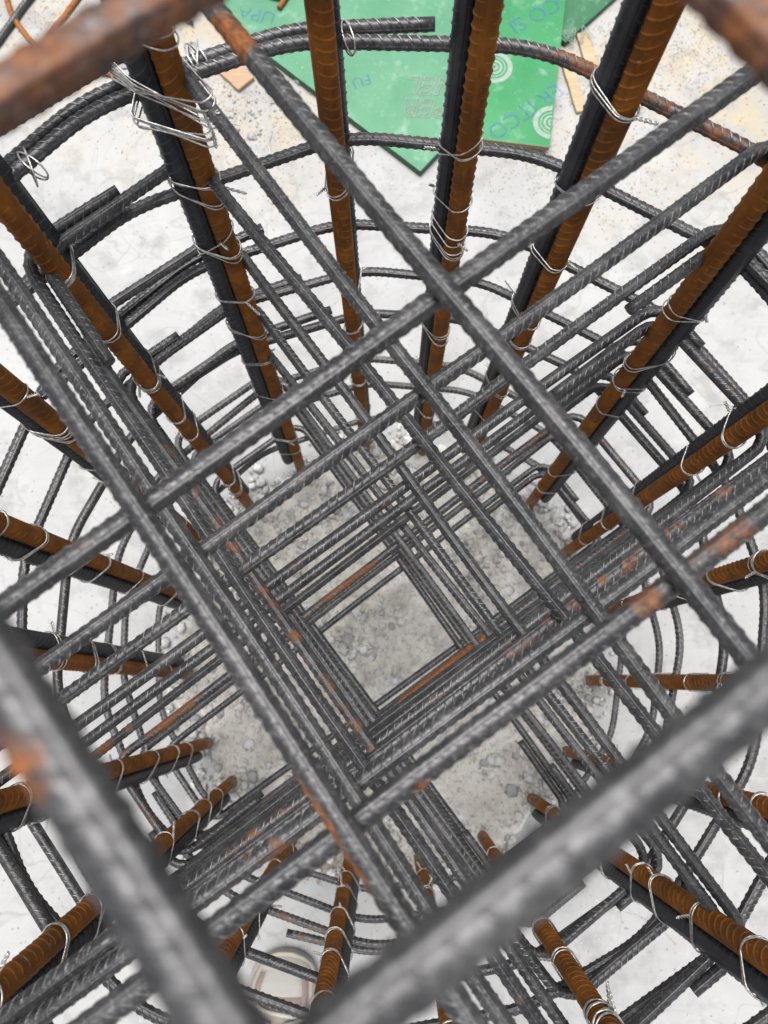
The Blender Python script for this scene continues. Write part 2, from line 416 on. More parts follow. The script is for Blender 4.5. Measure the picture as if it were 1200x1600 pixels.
tag(ft, 'rough chipped grey concrete footing inside the column cage', kind='structure')

# loose stones: one low-poly lump, many copies joined as stuff
def lump(r, seed):
    t = (1 + 5 ** .5) / 2
    v = np.array([(-1, t, 0), (1, t, 0), (-1, -t, 0), (1, -t, 0), (0, -1, t), (0, 1, t), (0, -1, -t), (0, 1, -t), (t, 0, -1), (t, 0, 1), (-t, 0, -1), (-t, 0, 1)], float)
    v /= np.linalg.norm(v[0])
    R = np.random.default_rng(seed); v *= R.uniform(.7, 1.15, (12, 1)); v *= np.array([R.uniform(.8, 1.3), R.uniform(.7, 1.1), R.uniform(.5, .85)])
    f = np.array([(0, 11, 5), (0, 5, 1), (0, 1, 7), (0, 7, 10), (0, 10, 11), (1, 5, 9), (5, 11, 4), (11, 10, 2), (10, 7, 6), (7, 1, 8), (3, 9, 4), (3, 4, 2), (3, 2, 6), (3, 6, 8), (3, 8, 9), (4, 9, 5), (2, 4, 11), (6, 2, 10), (8, 6, 7), (9, 8, 1)])
    return v * r, f
def scatter(name, n, place, rfun, mat, label, flat=1.0):
    Vs, Fs = [], []; b = 0
    for i in range(n):
        x, y, z = place(i); v, f = lump(rfun(), i * 13 + 5)
        a = random.uniform(0, 6.28); c, s = math.cos(a), math.sin(a)
        v = np.stack([v[:, 0] * c - v[:, 1] * s, v[:, 0] * s + v[:, 1] * c, v[:, 2] * flat], 1) + (x, y, z)
        Vs.append(v); Fs.append(f + b); b += 12
    o = mesh_obj(name, np.concatenate(Vs), [np.concatenate(Fs)], mat, smooth=False)
    tag(o, label, kind='stuff'); return o
def in_ring(i):
    while True:
        a = random.uniform(0, 6.283); r = .395 * math.sqrt(random.random())
        x, y = CX + r * math.cos(a), CY + r * math.sin(a)
        if mnoise.noise(Vector((x * 9, y * 9, 7))) + random.uniform(-.35, .35) > -.05: return x, y, .0095
scatter('gravel', 3600, in_ring, lambda: min(.012, .0012 + random.expovariate(1 / .0021)), STONEM, 'loose broken stones and grit lying inside the cage')
scatter('stone_shards', 420, in_ring, lambda: random.uniform(.005, .0125), STONEM, 'larger pale stone shards lying in the grit inside the cage', .7)
def near(px, py, sp):
    c = at(px, py)
    return lambda i: (c[0] + random.gauss(0, sp), c[1] + random.gauss(0, sp), .002)
p1 = near(385, 180, .030); p2 = near(455, 150, .03); p3 = near(1000, 470, .25)
scatter('rubble', 60, lambda i: (p1 if i % 3 else p2)(i), lambda: .0015 + random.expovariate(1 / .002), CRUMB, 'small heap of broken concrete crumbs beside the green panel')
def dust_place(i):
    c = random.choice(((230, 20, .16), (60, 10, .12), (330, 160, .10), (420, 215, .12), (930, 230, .12), (1020, 60, .14), (1150, 60, .14), (990, 130, .12), (880, 300, .10), (1180, 20, .15)))
    q = at(c[0], c[1]); return q[0] + random.gauss(0, c[2]), q[1] + random.gauss(0, c[2] * .7), .0012
scatter('sawdust_litter', 7000, dust_place, lambda: random.uniform(.0005, .0018), CHIPS, 'tan sawdust and wood crumbs scattered over the slab', .45)
def grit_place(i):
    a = random.uniform(0, 6.283); r = random.uniform(.36, 1.25)
    return CX + r * math.cos(a), CY + .25 + r * math.sin(a), .0008
scatter('grit', 900, grit_place, lambda: random.uniform(.0007, .0021), STONEM, 'fine dark grit specks on the pale slab', .6)
def sand_place(i):
    q = at(545, 1345) if i % 2 else at(430, 1300)
    return q[0] + random.gauss(0, .04), q[1] + random.gauss(0, .018), .001
scatter('sand', 1200, sand_place, lambda: random.uniform(.0009, .0024), SAND, 'tan sand at the lower edge of the footing', .6)

# ------------------------------------------------------------------ vertical bars
RV = .0085
VB = [
 ((-0.1454,0.3659),(-0.1275,0.3742),(-0.0203,0.0037)), ((-0.0313,0.3990),(-0.0355,0.3985),(0.0030,0.0192)),
 ((0.0701,0.3950),(0.0671,0.3955),(-0.0118,0.0169)), ((0.1509,0.3690),(0.1625,0.3634),(-0.0119,0.0168)),
 ((0.2552,0.2942),(0.2455,0.3040),(0.0206,0.0008)), ((0.3150,0.2081),(0.3154,0.2073),(0.0072,0.0193)),
 ((0.3475,0.0981),(0.3474,0.0992),(0.0193,-0.0072)), ((0.3434,-0.0099),(0.3433,-0.0106),(0.0206,-0.0006)),
 ((0.2995,-0.1226),(0.3129,-0.0993),(0.0095,-0.0183)), ((0.2378,-0.1974),(0.2539,-0.1817),(0.0006,-0.0206)),
 ((0.1527,-0.2542),(0.1602,-0.2506),(0.0109,-0.0175)), ((0.0495,-0.2842),(0.0495,-0.2842),(0.0035,-0.0203)),
 ((-0.0617,-0.2803),(-0.0584,-0.2809),(0.0092,-0.0185)), ((-0.1526,-0.2483),(-0.1550,-0.2470),(0.0018,-0.0205)),
 ((-0.2556,-0.1664),(-0.2353,-0.1887),(-0.0030,-0.0204)), ((-0.2990,-0.1020),(-0.3070,-0.0862),(-0.0072,-0.0193)),
 ((-0.3349,0.0111),(-0.3374,0.0316),(-0.0072,0.0193)), ((-0.3288,0.1360),(-0.3296,0.1327),(-0.0142,-0.0149)),
 ((-0.2963,0.2212),(-0.2915,0.2298),(-0.0203,0.0035)), ((-0.2374,0.3001),(-0.2396,0.2978),(-0.0045,0.0201))]
WHERE = ['left of the green panel, under the thickest wire bunch', 'over the left half of the green panel', 'over the green panel beside the white rings',
 'just right of the pine strips', 'under the stirrup bends at the upper right', 'at the right edge, wrapped by many wires',
 'at the right edge halfway down', 'lying level in view at the right', 'at the right edge under the level one', 'in the lower right corner',
 'at the bottom, wound by a wire bunch', 'at the bottom, mostly hidden by stirrups', 'right of the cream shoe', 'left of the cream shoe',
 'running into the lower left corner', 'at the left, above the corner one', 'lying level in view at the left', 'at the left, just above the level one',
 'at the left edge above the middle', 'at the upper left under the lapped hoop']
def vline(i, z, dark=False):
    b0, b1, o = VB[i]; t = z - .07
    p = np.array([b0[0] + (b1[0] - b0[0]) * t, b0[1] + (b1[1] - b0[1]) * t, z])
    if dark: p[:2] += np.array(o) * .92
    return p
HZ = {}
rusty = []; darkb = []
for i in range(20):
    ztop = random.uniform(1.42, 1.5)
    ro = random.uniform(0, math.pi)
    if i in (2, 9): ro = math.atan2(0, 1) + {2: math.radians(95), 9: math.radians(140)}[i]
    o = rebar('starter_rebar', np.array([vline(i, -.02), vline(i, ztop)]), RV, .0105, RUSTBAR, up=(0, 1, 0), roll=ro, skew=.35 if i % 3 else .7, sections=7, sides=18, rib_h=.0009, rib_w=.0026, loc=vline(i, 0))
    tag(o, 'rusty brown upright rebar ' + WHERE[i], 'rebar', 'rusty upright bars round the cage'); rusty.append(o)
    zb = .012 + random.uniform(0, .05) if i not in (14, 15) else .05
    o = rebar('lapping_rebar', np.array([vline(i, zb, True), vline(i, 1.62 + random.uniform(0, .1), True)]), RV * 1.02, .0108, DARKBAR, up=(0, 1, 0), roll=random.uniform(0, math.pi), skew=.7, sections=7, sides=18, rib_h=.0009, rib_w=.0026, loc=vline(i, zb, True))
    tag(o, 'blue-black upright rebar ' + WHERE[i], 'rebar', 'dark upright bars lapped to the rusty ones'); darkb.append(o)

def foot_place(i):
    f = vline(i % 20, 0); a = random.uniform(0, 6.283); r = .009 + random.expovariate(1 / .010)
    return f[0] + r * math.cos(a), f[1] + r * math.sin(a), .004
scatter('crumbs', 900, foot_place, lambda: .0014 + random.expovariate(1 / .0017), STONEM, 'concrete crumbs heaped round the feet of the upright bars')

# ------------------------------------------------------------------ stirrups: two crossing rectangles in each layer
AL = 0.62435
TA = np.array([math.cos(AL), math.sin(AL)]); TB = np.array([-math.sin(AL), math.cos(AL)])
RT = .0047
LAY = [  # depth below the lens of the A and B stirrup, then (offset, slope) of the legs A-top, A-bottom, B-left, B-right
 ((0.1282, 0.1174), [(0.0823, 0.0), (-0.0787, 0.0), (-0.0835, 0.0), (0.0763, 0.0)]),
 ((0.3295, 0.3187), [(0.0747, 0.0088), (-0.081, -0.0137), (-0.0811, 0.02), (0.0794, -0.0016)]),
 ((0.4522, 0.4414), [(0.0773, 0.0072), (-0.0799, -0.02), (-0.0857, 0.02), (0.0759, 0.0184)]),
 ((0.5499, 0.5391), [(0.0753, 0.0019), (-0.0797, -0.01), (-0.0815, 0.02), (0.0799, -0.0102)]),
 ((0.6799, 0.6691), [(0.0782, 0.0), (-0.0797, 0.0), (-0.0802, 0.01), (0.0755, 0.0148)]),
 ((0.7646, 0.7754), [(0.0777, 0.0104), (-0.0797, 0.0), (-0.0862, -0.0158), (0.0752, -0.0003)]),
 ((0.8627, 0.8735), [(0.0798, 0.02), (-0.0769, -0.0074), (-0.0822, 0.0), (0.0759, -0.013)]),
 ((1.0159, 1.0051), [(0.0807, 0.0184), (-0.0780, 0.0), (-0.0822, 0.0), (0.0762, 0.0044)]),
 ((1.1018, 1.091), [(0.0804, 0.02), (-0.0760, 0.0), (-0.0830, 0.0), (0.0790, 0.0)]),
 ((1.2577, 1.2469), [(0.0758, 0.0149), (-0.0667, -0.02), (-0.0826, -0.0094), (0.0828, 0.02)])]
# which corner carries the lap: (long-side index, end sign)
LAPA = [(0, -1), (1, 1), (1, -1), (0, 1), (0, 1), (0, 1), (0, 1), (1, -1), (1, -1), (0, 1)]
LAPB = [(0, 1), (1, -1), (0, -1), (0, 1), (1, -1), (0, 1), (1, -1), (0, -1), (1, -1), (1, -1)]
TAIL = [.10, .12, .13, .105, .12, .11, .10, .12, .10, .13]
def ang_rust(k, fam):
    """(overall, [(point, radius, amount)]) of rust on that stirrup"""
    zA = H - LAY[k][0][0]; zB = H - LAY[k][0][1]; z = zA if fam == 'A' else zB
    P = lambda px, py: at(px, py, z)
    line = lambda a, c, n, rad, amt: [(P(a[0] + (c[0] - a[0]) * i / (n - 1), a[1] + (c[1] - a[1]) * i / (n - 1)), rad, amt) for i in range(n)]
    T = {('A', 0): (.05, line((-100, 170), (330, -40), 8, .016, .50)),
         ('B', 0): (.03, [(P(40, 1172), .0049, 1.2)] + line((1040, -60), (1220, 140), 6, .012, .56)),
         ('A', 1): (.06, line((1060, 880), (1160, 830), 4, .008, .46) + [(P(660, 1225), .006, .6), (P(575, 1310), .005, .7), (P(1000, 930), .012, .5)]),
         ('B', 1): (.04, line((350, 48), (380, 80), 4, .0065, 1.4) + line((468, 1238), (556, 1378), 14, .0055, .85)),
         ('A', 2): (.12, [(P(420, 1310), .02, .4)]), ('B', 2): (.06, [(P(1150, 1222), .004, .8), (P(1190, 1280), .004, .7)]),
         ('A', 3): (.16, line((830, 1000), (1150, 800), 7, .03, .37)),
         ('B', 3): (.08, []), ('B', 4): (.12, line((270, 700), (575, 1180), 14, .012, .44)),
         ('A', 4): (.25, [(P(595, 790), .005, .8), (P(420, 1290), .05, .4)]), ('A', 5): (.12, []), ('A', 6): (.2, [(P(150, 1180), .02, .62), (P(205, 1135), .008, .6)]),
         ('A', 7): (.34, line((640, 1085), (755, 1000), 7, .014, 1.2) + [(P(540, 905), .05, .56), (P(260, 1110), .05, .56)]), ('A', 8): (.2, []), ('B', 7): (.25, []), ('A', 9): (.1, [])}
    return T.get((fam, k), (.15, []))
ORD = ['topmost', 'second', 'third', 'fourth', 'fifth', 'sixth', 'seventh', 'eighth', 'ninth', 'lowest']
stirrups = {}
for k, (dep, legs) in enumerate(LAY):
    for fam in 'AB':
        z = H - dep[0 if fam == 'A' else 1]
        t, n = (TA, TB) if fam == 'A' else (TB, TA)
        l2 = legs[:2] if fam == 'A' else legs[2:]
        if fam == 'A': l2 = [l2[0], l2[1]]
        else: l2 = [l2[0], l2[1]]
        e = .368 + random.uniform(-.006, .006)
        lap, sgn = (LAPA if fam == 'A' else LAPB)[k]
        def pt(leg, end, inset=0., inl=0.):
            """corner of leg at end (+1/-1); inset moves it towards the inside"""
            o, s = l2[leg]; a = end * (e - inl)
            v = o + s * a - math.copysign(inset, o)
            q = np.array([CX, CY]) + t * a + n * v
            return np.array([q[0], q[1], z])
        oth = 1 - lap; tl = TAIL[k] + random.uniform(-.01, .02); t2 = .055 + random.uniform(0, .045)
        X = pt(lap, sgn); Y = pt(oth, sgn)
        d_long = pt(lap, -sgn) - X; d_long /= np.linalg.norm(d_long); d_sh = Y - X; d_sh /= np.linalg.norm(d_sh)
        dz = np.array([0, 0, -.0045 if fam == 'A' else .0045])
        ins = .0112
        if k == 0: tl = .08
        path = [X + d_long * tl + d_sh * ins, X + d_sh * ins + d_long * .0, ]
        # free end lies inside the closing pass, then the bar goes round the rectangle and laps its own start
        A0 = X + d_sh * ins + d_long * tl; A1 = X + d_sh * ins + d_long * ins
        pts = [A0, A1, Y + d_long * ins, Y + d_long * .05, pt(oth, -sgn), pt(lap, -sgn), X + d_long * (tl + .08), X, X + d_sh * t2]
        # straighten: the short side starts inset and the long side returns to the outer line
        pts[2] = Y + d_long * ins * .6
        path = fillet(pts, .024, 8)
        roll = random.uniform(0, math.pi)
        if (fam, k) == ('A', 2): roll = math.pi * .5 + .3
        if (fam, k) == ('B', 1): roll = math.pi * .5 - .5
        o = rebar('rectangular_stirrup', path, RT * (1.06 if k < 2 else 1), .0068 + random.uniform(-.0004, .0006), STEEL, roll=roll, skew=random.choice((.75, .9, 1.05)), rust=ang_rust(k, fam),
                  sections=8 if k < 4 else 6, sides=16 if k < 3 else 12, rib_h=.00052, rib_w=.0019, bothways=random.random() < .5, bow=.0011, crest=.88 if k == 0 else (.95 if k == 1 else 1.))
        dirn = 'rising from lower left to upper right' if fam == 'A' else 'falling from upper left to lower right'
        extra = {0: 'blurred grey rectangular stirrup nearest the camera, long legs ' + dirn,
                 9: 'lowest grey rectangular stirrup above the footing, long legs ' + dirn}.get(k, ORD[k] + ' grey rectangular stirrup from the top, long legs ' + dirn)
        tag(o, extra, 'stirrup', 'rectangular stirrups crossing the cage'); stirrups[fam, k] = o

# ------------------------------------------------------------------ round hoops, one under each pair of stirrups
HS = {1: 200, 2: 85, 3: 127, 4: 108, 5: 104, 6: 100, 7: 250, 8: 300, 9: 20}
LAPDEG = {1: 50, 2: 62, 3: 34, 4: 40, 5: 32, 6: 30, 7: 40, 8: 35, 9: 40}
RH = {2: .357, 3: .354, 4: .362}
def hoop_pts(k):
    r0 = RH.get(k, .358) + .0035
    st, lap = HS[k], LAPDEG[k]; tot = 360 + lap
    n = 17; pts = []
    z0 = H - max(LAY[k][0]) - .0112
    tilt = random.uniform(-.006, .006); tdir = random.uniform(0, 6.28)
    # corners of the hand-bent hoop
    cor = [i * 360 / 15 + random.uniform(-4, 4) for i in range(15)]
    cr_ = [random.uniform(-.004, .005) for _ in cor]
    seq = [0] + sorted(((c - st) % 360) for c in cor)
    full = [(0.0, None)] + [((c - st) % 360, r) for c, r in sorted(zip(cor, cr_), key=lambda q: (q[0] - st) % 360)]
    full += [(a + 360, r) for a, r in full[1:] if a < lap - 6] + [(tot, None)]
    for a, r in full:
        th = math.radians(st + a)
        rr = r0 * 1.016 + (r or 0) * .8
        # the first stretch runs outside and a little above, then dives in beside its other end
        f = max(0, min(1, (lap + 25 - a) / 30)) if a < 200 else 0
        rr += .0105 * f * (1 if k % 2 == 0 else .75)
        zz = z0 + tilt * math.cos(th - tdir) * 0 + (-.0065 if k % 2 else -.002) * f
        pts.append(np.array([CX + rr * math.cos(th), CY + rr * math.sin(th), zz]))
    return pts
hoops = {}
for k in range(1, 10):
    path = fillet(hoop_pts(k), .13, 6)
    ru = {2: (.22, [(at(1050, 140, H - .46), .10, .5), (at(1190, 220, H - .46), .06, .5)]), 5: (.2, []), 7: (.3, [])}.get(k, (.08, []))
    o = rebar('round_hoop', path, RT, .0066, STEEL, roll=random.uniform(0, 3.1), skew=.8, rust=ru, sections=7 if k < 5 else 6, sides=14 if k < 4 else 12, rib_h=.00052, rib_w=.0019)
    lb = {1: 'topmost grey hoop around the cage, out at the edges of the view', 2: 'grey hoop with rusty right side and lapped ends at the top left',
          9: 'lowest grey hoop around the bars close to the slab'}.get(k, ORD[k - 1] + ' grey round hoop from the top around the upright bars')
    tag(o, lb, 'hoop', 'round hoops around the cage'); hoops[k] = o

# ------------------------------------------------------------------ tie wires
def hull2(pts):
    pts = sorted(map(tuple, pts))
    def half(ps):
        h = []
        for p in ps:
            while len(h) > 1 and (h[-1][0] - h[-2][0]) * (p[1] - h[-2][1]) - (h[-1][1] - h[-2][1]) * (p[0] - h[-2][0]) <= 0: h.pop()
            h.append(p)
        return h
    a, b = half(pts), half(pts[::-1]); return np.array(a[:-1] + b[:-1])
def wire_loop(circles, zfun, turns=2, rw=.00065, slack=.0):
    """arrays of a few turns of wire pulled round the given circles (x, y, r)"""
    Vs, Fs = [], []; base = 0
    for t in range(turns):
        pts = []
        for (x, y, r) in circles:
            a = np.arange(14) * 2 * np.pi / 14
            rr = r + rw + t % 2 * .0004 + random.uniform(0, .0008)
            pts += [(x + rr * math.cos(q), y + rr * math.sin(q)) for q in a]
        h = hull2(pts); h = np.concatenate([h, h[:1]])
        c = h[:-1].mean(0)
        tx, ty = random.gauss(0, .16), random.gauss(0, .16); dz = random.uniform(-.0035, .0035) + (t - turns / 2) * .0016
        P = np.array([(p[0] + (p[0] - c[0]) * slack * random.random(), p[1] + (p[1] - c[1]) * slack * random.random(), zfun(p[0], p[1]) + dz + tx * (p[0] - c[0]) + ty * (p[1] - c[1])) for p in h]); P[-1] = P[0]
        P, _ = resample(P, .0032)
        V, F_ = tube_arrays(P, rw, 6, cap=False); Vs.append(V); Fs += [f + base for f in F_]; base += len(V)
    # twisted tail
    k = random.randrange(len(h) - 1); p0 = np.array([h[k][0], h[k][1], zfun(*h[k])]); out = np.array([p0[0] - c[0], p0[1] - c[1], 0]); out /= np.linalg.norm(out) + 1e-9
    L = random.uniform(.008, .018); dirn = out * .7 + np.array([random.uniform(-.5, .5), random.uniform(-.5, .5), random.uniform(-.4, .6)])
    sdv = np.cross(dirn, (.3, .2, 1)); sdv /= np.linalg.norm(sdv); s2 = np.cross(dirn, sdv); s2 /= np.linalg.norm(s2)
    for ph in (0, math.pi):
        q = np.linspace(0, 1, 14); P = p0 + q[:, None] * dirn * L + .0009 * (np.cos(q * 15 + ph)[:, None] * sdv + np.sin(q * 15 + ph)[:, None] * s2)
        V, F_ = tube_arrays(P, rw, 6, up=(.31, .22, .92)); Vs.append(V); Fs += [f + base for f in F_]; base += len(V)
    return np.concatenate(Vs), Fs
def put_tie(parent, circles, z, turns, tilt=None, rw=.00065, slack=0, name='wire_tie'):
    cx = np.mean([c[0] for c in circles]); cy = np.mean([c[1] for c in circles])
    tl = tilt or (0, 0)
    V, Fs = wire_loop(circles, lambda x, y: z + tl[0] * (x - cx) + tl[1] * (y - cy), turns, rw, slack)
    return mesh_obj(name, V, Fs, WIRE, parent, (cx, cy, z))
RO = RV + .0009
ZT = {0: [1.115, .985, .845, .83, .765, .75, .66, .58, .50, .40, .30, .20, .12], 1: [1.04, .80, .62, .52, .35, .2], 2: [.84, .775, .73, .66, .5, .35, .22, .1],
      3: [.93, .73, .55, .40, .28, .15], 4: [.95, .76, .66, .60, .52, .38, .25, .14], 5: [.82, .70, .60, .42, .28, .15], 10: [.74, .72, .60, .5, .3, .15]}
for i in range(20):
    zs = ZT.get(i)
    if zs is None:
        zs = []; z = random.uniform(.1, .16)
        while z < 1.12: zs.append(z); z += random.uniform(.062, .13)
    for z in zs:
        a, b = vline(i, z), vline(i, z, True)
        turns = random.choice((1, 2, 2, 2, 3))
        if (i, z) in ((5, .82), (10, .74), (10, .72)): turns = 6
        put_tie(rusty[i], [(a[0], a[1], RO), (b[0], b[1], RO)], z, turns, (random.gauss(0, .3), random.gauss(0, .3)))
# bigger bunches that also catch the hoop or a stirrup leg
def bunch(i, z, extra, turns, tilt=(0, 0)):
    a, b = vline(i, z), vline(i, z, True)
    put_tie(rusty[i], [(a[0], a[1], RO), (b[0], b[1], RO)] + extra, z, turns, tilt, slack=.02, name='wire_bunch')
z2 = H - .4522
q = at(322, 165, H - .4414); hq = at(180, 110, z2)
bunch(0, H - .440, [(q[0], q[1], RT), (hq[0], hq[1], .003)], 6, (0, .1))
q = at(318, 195, H - .46); hq = at(216, 175, z2 - .01)
bunch(0, H - .468, [(q[0], q[1], .003), (hq[0], hq[1], .003)], 5, (0, 0))
for k in (3, 4, 5, 6):
    for i in ((19, 3) if k % 2 else (2, 18)):
        z = H - max(LAY[k][0]) - .006; a = vline(i, z); d = a[:2] - (CX, CY); d /= np.linalg.norm(d)
        bunch(i, z, [(CX + d[0] * .361, CY + d[1] * .361, RT + .001)], random.choice((2, 3)), (random.gauss(0, .3), random.gauss(0, .3)))
# ties standing up round the two laid hoop bars
def hoop_tie(k, px, py, n, w=.013):
    z = H - max(LAY[k][0]) - .0112; c = at(px, py, z); rad = c[:2] - (CX, CY); rl = np.linalg.norm(rad); rad /= rl; tg = np.array([-rad[1], rad[0]])
    Vs, Fs = [], []; base = 0
    for t in range(n):
        a = np.linspace(0, 2 * math.pi, 30); ww = w * random.uniform(.95, 1.1)
        P = np.stack([c[0] + rad[0] * ww * np.cos(a) + tg[0] * (t * .0011 + .0045 * np.sin(a + t * 2.1)), c[1] + rad[1] * ww * np.cos(a) + tg[1] * (t * .0011 + .0045 * np.sin(a + t * 2.1)), z - .002 + .0085 * np.sin(a)], 1)
        V, F_ = tube_arrays(P, .00065, 6, up=tuple(np.array([tg[0], tg[1], .05])), cap=False); Vs.append(V); Fs += [f + base for f in F_]; base += len(V)
    mesh_obj('wire_tie', np.concatenate(Vs), Fs, WIRE, hoops[k], tuple(c))
hoop_tie(2, 312, 88, 4, .0115); hoop_tie(2, 50, 255, 3, .0115); hoop_tie(2, 545, 55, 2, .0115)

# ------------------------------------------------------------------ green formwork panels and their print
def panel(name, corner, e1, e2, w, h, z0, th, mat, label, edge):
    """rectangular sheet: corner point, unit directions e1, e2, size w x h"""
    c = np.array([corner[0], corner[1]]); e1 = np.array(e1); e2 = np.array(e2)
    q = [c, c + e1 * w, c + e1 * w + e2 * h, c + e2 * h]
    if (e1[0] * e2[1] - e1[1] * e2[0]) < 0: q = q[::-1]
    V = [(p[0], p[1], z0) for p in q] + [(p[0], p[1], z0 + th) for p in q]
    Fc = [(4, 5, 6, 7), (3, 2, 1, 0)] + [(i, (i + 1) % 4, 4 + (i + 1) % 4, 4 + i) for i in range(4)]
    o = mesh_obj(name, V, Fc, None, None, (c[0], c[1], z0), False, mats=[mat, edge], mi=[0, 0, 1, 1, 1, 1])
    bv = o.modifiers.new('bevel', 'BEVEL'); bv.width = .0012; bv.segments = 2
    tag(o, label, 'panel', 'green formwork panels'); return o
def unit(a): a = np.array(a[:2]); return a / np.linalg.norm(a)
c1 = at(657, 268, .018); e1 = unit(at(430, 95, .018) - c1); e2 = np.array([-e1[1], e1[0]]); e2 = e2 if e2[0] > 0 else -e2
pan1 = panel('formwork_panel', c1, e1, e2, 1.1, .38, .0005, .018, GREEN1, 'pale green formwork panel with white outlined lettering, corner pointing at the cage', GREENE)
c2 = at(859, 230, .031); e3 = unit(at(884, 2, .031) - c2); e4 = np.array([-e3[1], e3[0]]); e4 = e4 if e4[0] < 0 else -e4
pan2 = panel('formwork_panel', c2, e3, e4, .75, .205, .0190, .012, GREEN2, 'bright green formwork panel lying on top, with white rings and blue stamps', PLYEDGE)
c3 = at(884, 66, .0145); e5 = unit(at(957, 0, .018) - at(880, 70, .018)); e6 = np.array([-e5[1], e5[0]]); e6 = e6 if e6[0] < 0 else -e6
pan3 = panel('formwork_panel', c3, e5, e6, .6, .075, .0005, .014, GREEN3, 'dark green formwork panel showing behind the top one', GREENE)
def text(name, s, pos, e, size, mat, parent, outline=0., mirror=False, shear=0.):
    """flat printed lettering: pos is the start of the line, e its reading direction"""
    cu = bpy.data.curves.new(name, 'FONT'); cu.body = s; cu.size = size; cu.shear = shear
    if outline: cu.fill_mode = 'NONE'; cu.bevel_depth = outline; cu.bevel_resolution = 0
    tmp = bpy.data.objects.new('tmp', cu); COL.objects.link(tmp)
    dg = bpy.context.evaluated_depsgraph_get(); me = bpy.data.meshes.new_from_object(tmp.evaluated_get(dg))
    bpy.data.objects.remove(tmp); bpy.data.curves.remove(cu)
    me.materials.clear(); me.materials.append(mat)
    n = len(me.vertices); co = np.zeros(n * 3, np.float32); me.vertices.foreach_get('co', co); co = co.reshape(-1, 3)
    e = unit(e); f = np.array([-e[1], e[0]])
    X = np.stack([pos[0] + co[:, 0] * e[0] + co[:, 1] * f[0], pos[1] + co[:, 0] * e[1] + co[:, 1] * f[1], pos[2] + .0004 + np.clip(co[:, 2], -.0003, .0002)], 1)
    X -= np.array(parent.location)
    me.vertices.foreach_set('co', X.astype(np.float32).ravel()); me.update()
    o = bpy.data.objects.new(name, me); COL.objects.link(o); o.parent = parent; return o
zt = .0187
tdir = at(640, 165, zt) - at(705, 168, zt)
text('printed_lettering', 'SUPER', at(758, 160, zt), tdir, .056, PRINTW, pan1, .0013, shear=.25)
text('printed_lettering', 'PANEL', at(772, 126, zt), tdir, .056, PRINTW, pan1, .0013, shear=.25)
text('printed_lettering', 'SUPER', at(660, 52, zt), tdir, .056, PRINTW, pan1, .0013, shear=.25)
text('stamped_lettering', 'UPA', at(432, 20, zt), at(385, 12, zt) - at(432, 20, zt), .040, PRINTB, pan1)
text('stamped_lettering', 'FU', at(577, 115, zt), at(545, 125, zt) - at(577, 115, zt), .034, PRINTB, pan1)
z3 = .0314
sdir_ = at(752, 205, z3) - at(866, 128, z3)
text('stamped_lettering', 'ER ITCO', at(868, 128, z3), sdir_, .046, PRINTB, pan2)
text('stamped_lettering', 'CO SI', at(866, -6, z3), at(775, 45, z3) - at(866, -6, z3), .046, PRINTB, pan2)
text('printed_lettering', 'VA', at(922, 38, .0147), at(880, 48, .0147) - at(922, 38, .0147), .05, PRINTW, pan3, .0009)
def rings(px, py, radii, parent, z, clip=None):
    c = at(px, py, z); Vs, Fs = [], []; b = 0
    for (r0, r1) in radii:
        n = 72; a = np.arange(n) * 2 * np.pi / n
        for r in (r0, r1): Vs.append(np.stack([c[0] + r * np.cos(a), c[1] + r * np.sin(a), np.full(n, z + .0005)], 1))
        i = np.arange(n); j = (i + 1) % n
        keep = np.ones(n, bool)
        if clip is not None: keep = np.array([clip(c[0] + r1 * math.cos(t), c[1] + r1 * math.sin(t)) for t in a]); keep &= np.roll(keep, -1)
        Fs.append(np.stack([b + i, b + n + i, b + n + j, b + j], 1)[keep]); b += 2 * n
    mesh_obj('printed_rings', np.concatenate(Vs), [np.concatenate(Fs)], PRINTW, parent, tuple(c), False)
RR = [(.004, .0075), (.0115, .016), (.020, .0225), (.0265, .036)]
inside2 = lambda x, y: (np.array([x, y]) - c2[:2]) @ e4 > .002 and (np.array([x, y]) - c2[:2]) @ e3 > .002
rings(772, 105, RR, pan2, z3, inside2); rings(862, 192, RR, pan2, z3, inside2)

# ------------------------------------------------------------------ litter on the slab
def strip(name, pA, pB, w, th, z0, mat, label, cat='wood strip', group=None):
    a, b_ = at(*pA), at(*pB); e = unit(b_ - a); f = np.array([-e[1], e[0]]); L = np.linalg.norm((b_ - a)[:2])
    n = 8; V = []; 
    for i in range(n + 1):
        p = a[:2] + e * L * i / n + f * .0006 * math.sin(i * 1.7)
        for s, zz in ((-1, 0), (1, 0), (1, 1), (-1, 1)):
            V.append((p[0] + f[0] * s * w / 2, p[1] + f[1] * s * w / 2, z0 + zz * th))
    Fc = [(0, 1, 2, 3)[::-1], tuple(n * 4 + k for k in range(4))]
    for i in range(n):
        for k in range(4): Fc.append((i * 4 + k, i * 4 + (k + 1) % 4, i * 4 + 4 + (k + 1) % 4, i * 4 + 4 + k))
    o = mesh_obj(name, V, Fc, mat, None, (a[0], a[1], z0), False)
    bv = o.modifiers.new('bevel', 'BEVEL'); bv.width = .001; bv.segments = 1
    tag(o, label, cat, group); return o
strip('wood_strip', (880, 85), (908, 178), .022, .008, .0005, PINE, 'short pale pine strip against the bright green panel', group='pine strips')
strip('wood_strip', (908, 55), (942, 165), .024, .008, .0005, PINE, 'longer pale pine strip between the green panels and the dark upright bar', group='pine strips')
strip('wood_offcut', (352, 104), (386, 136), .042, .010, .0005, PINKWOOD, 'small reddish wood offcut left of the pale green panel', 'wood offcut')
strip('wood_offcut', (372, 74), (402, 64), .014, .008, .0005, PINKWOOD, 'thin reddish wood chip between the two lapped hoop bars', 'wood offcut')
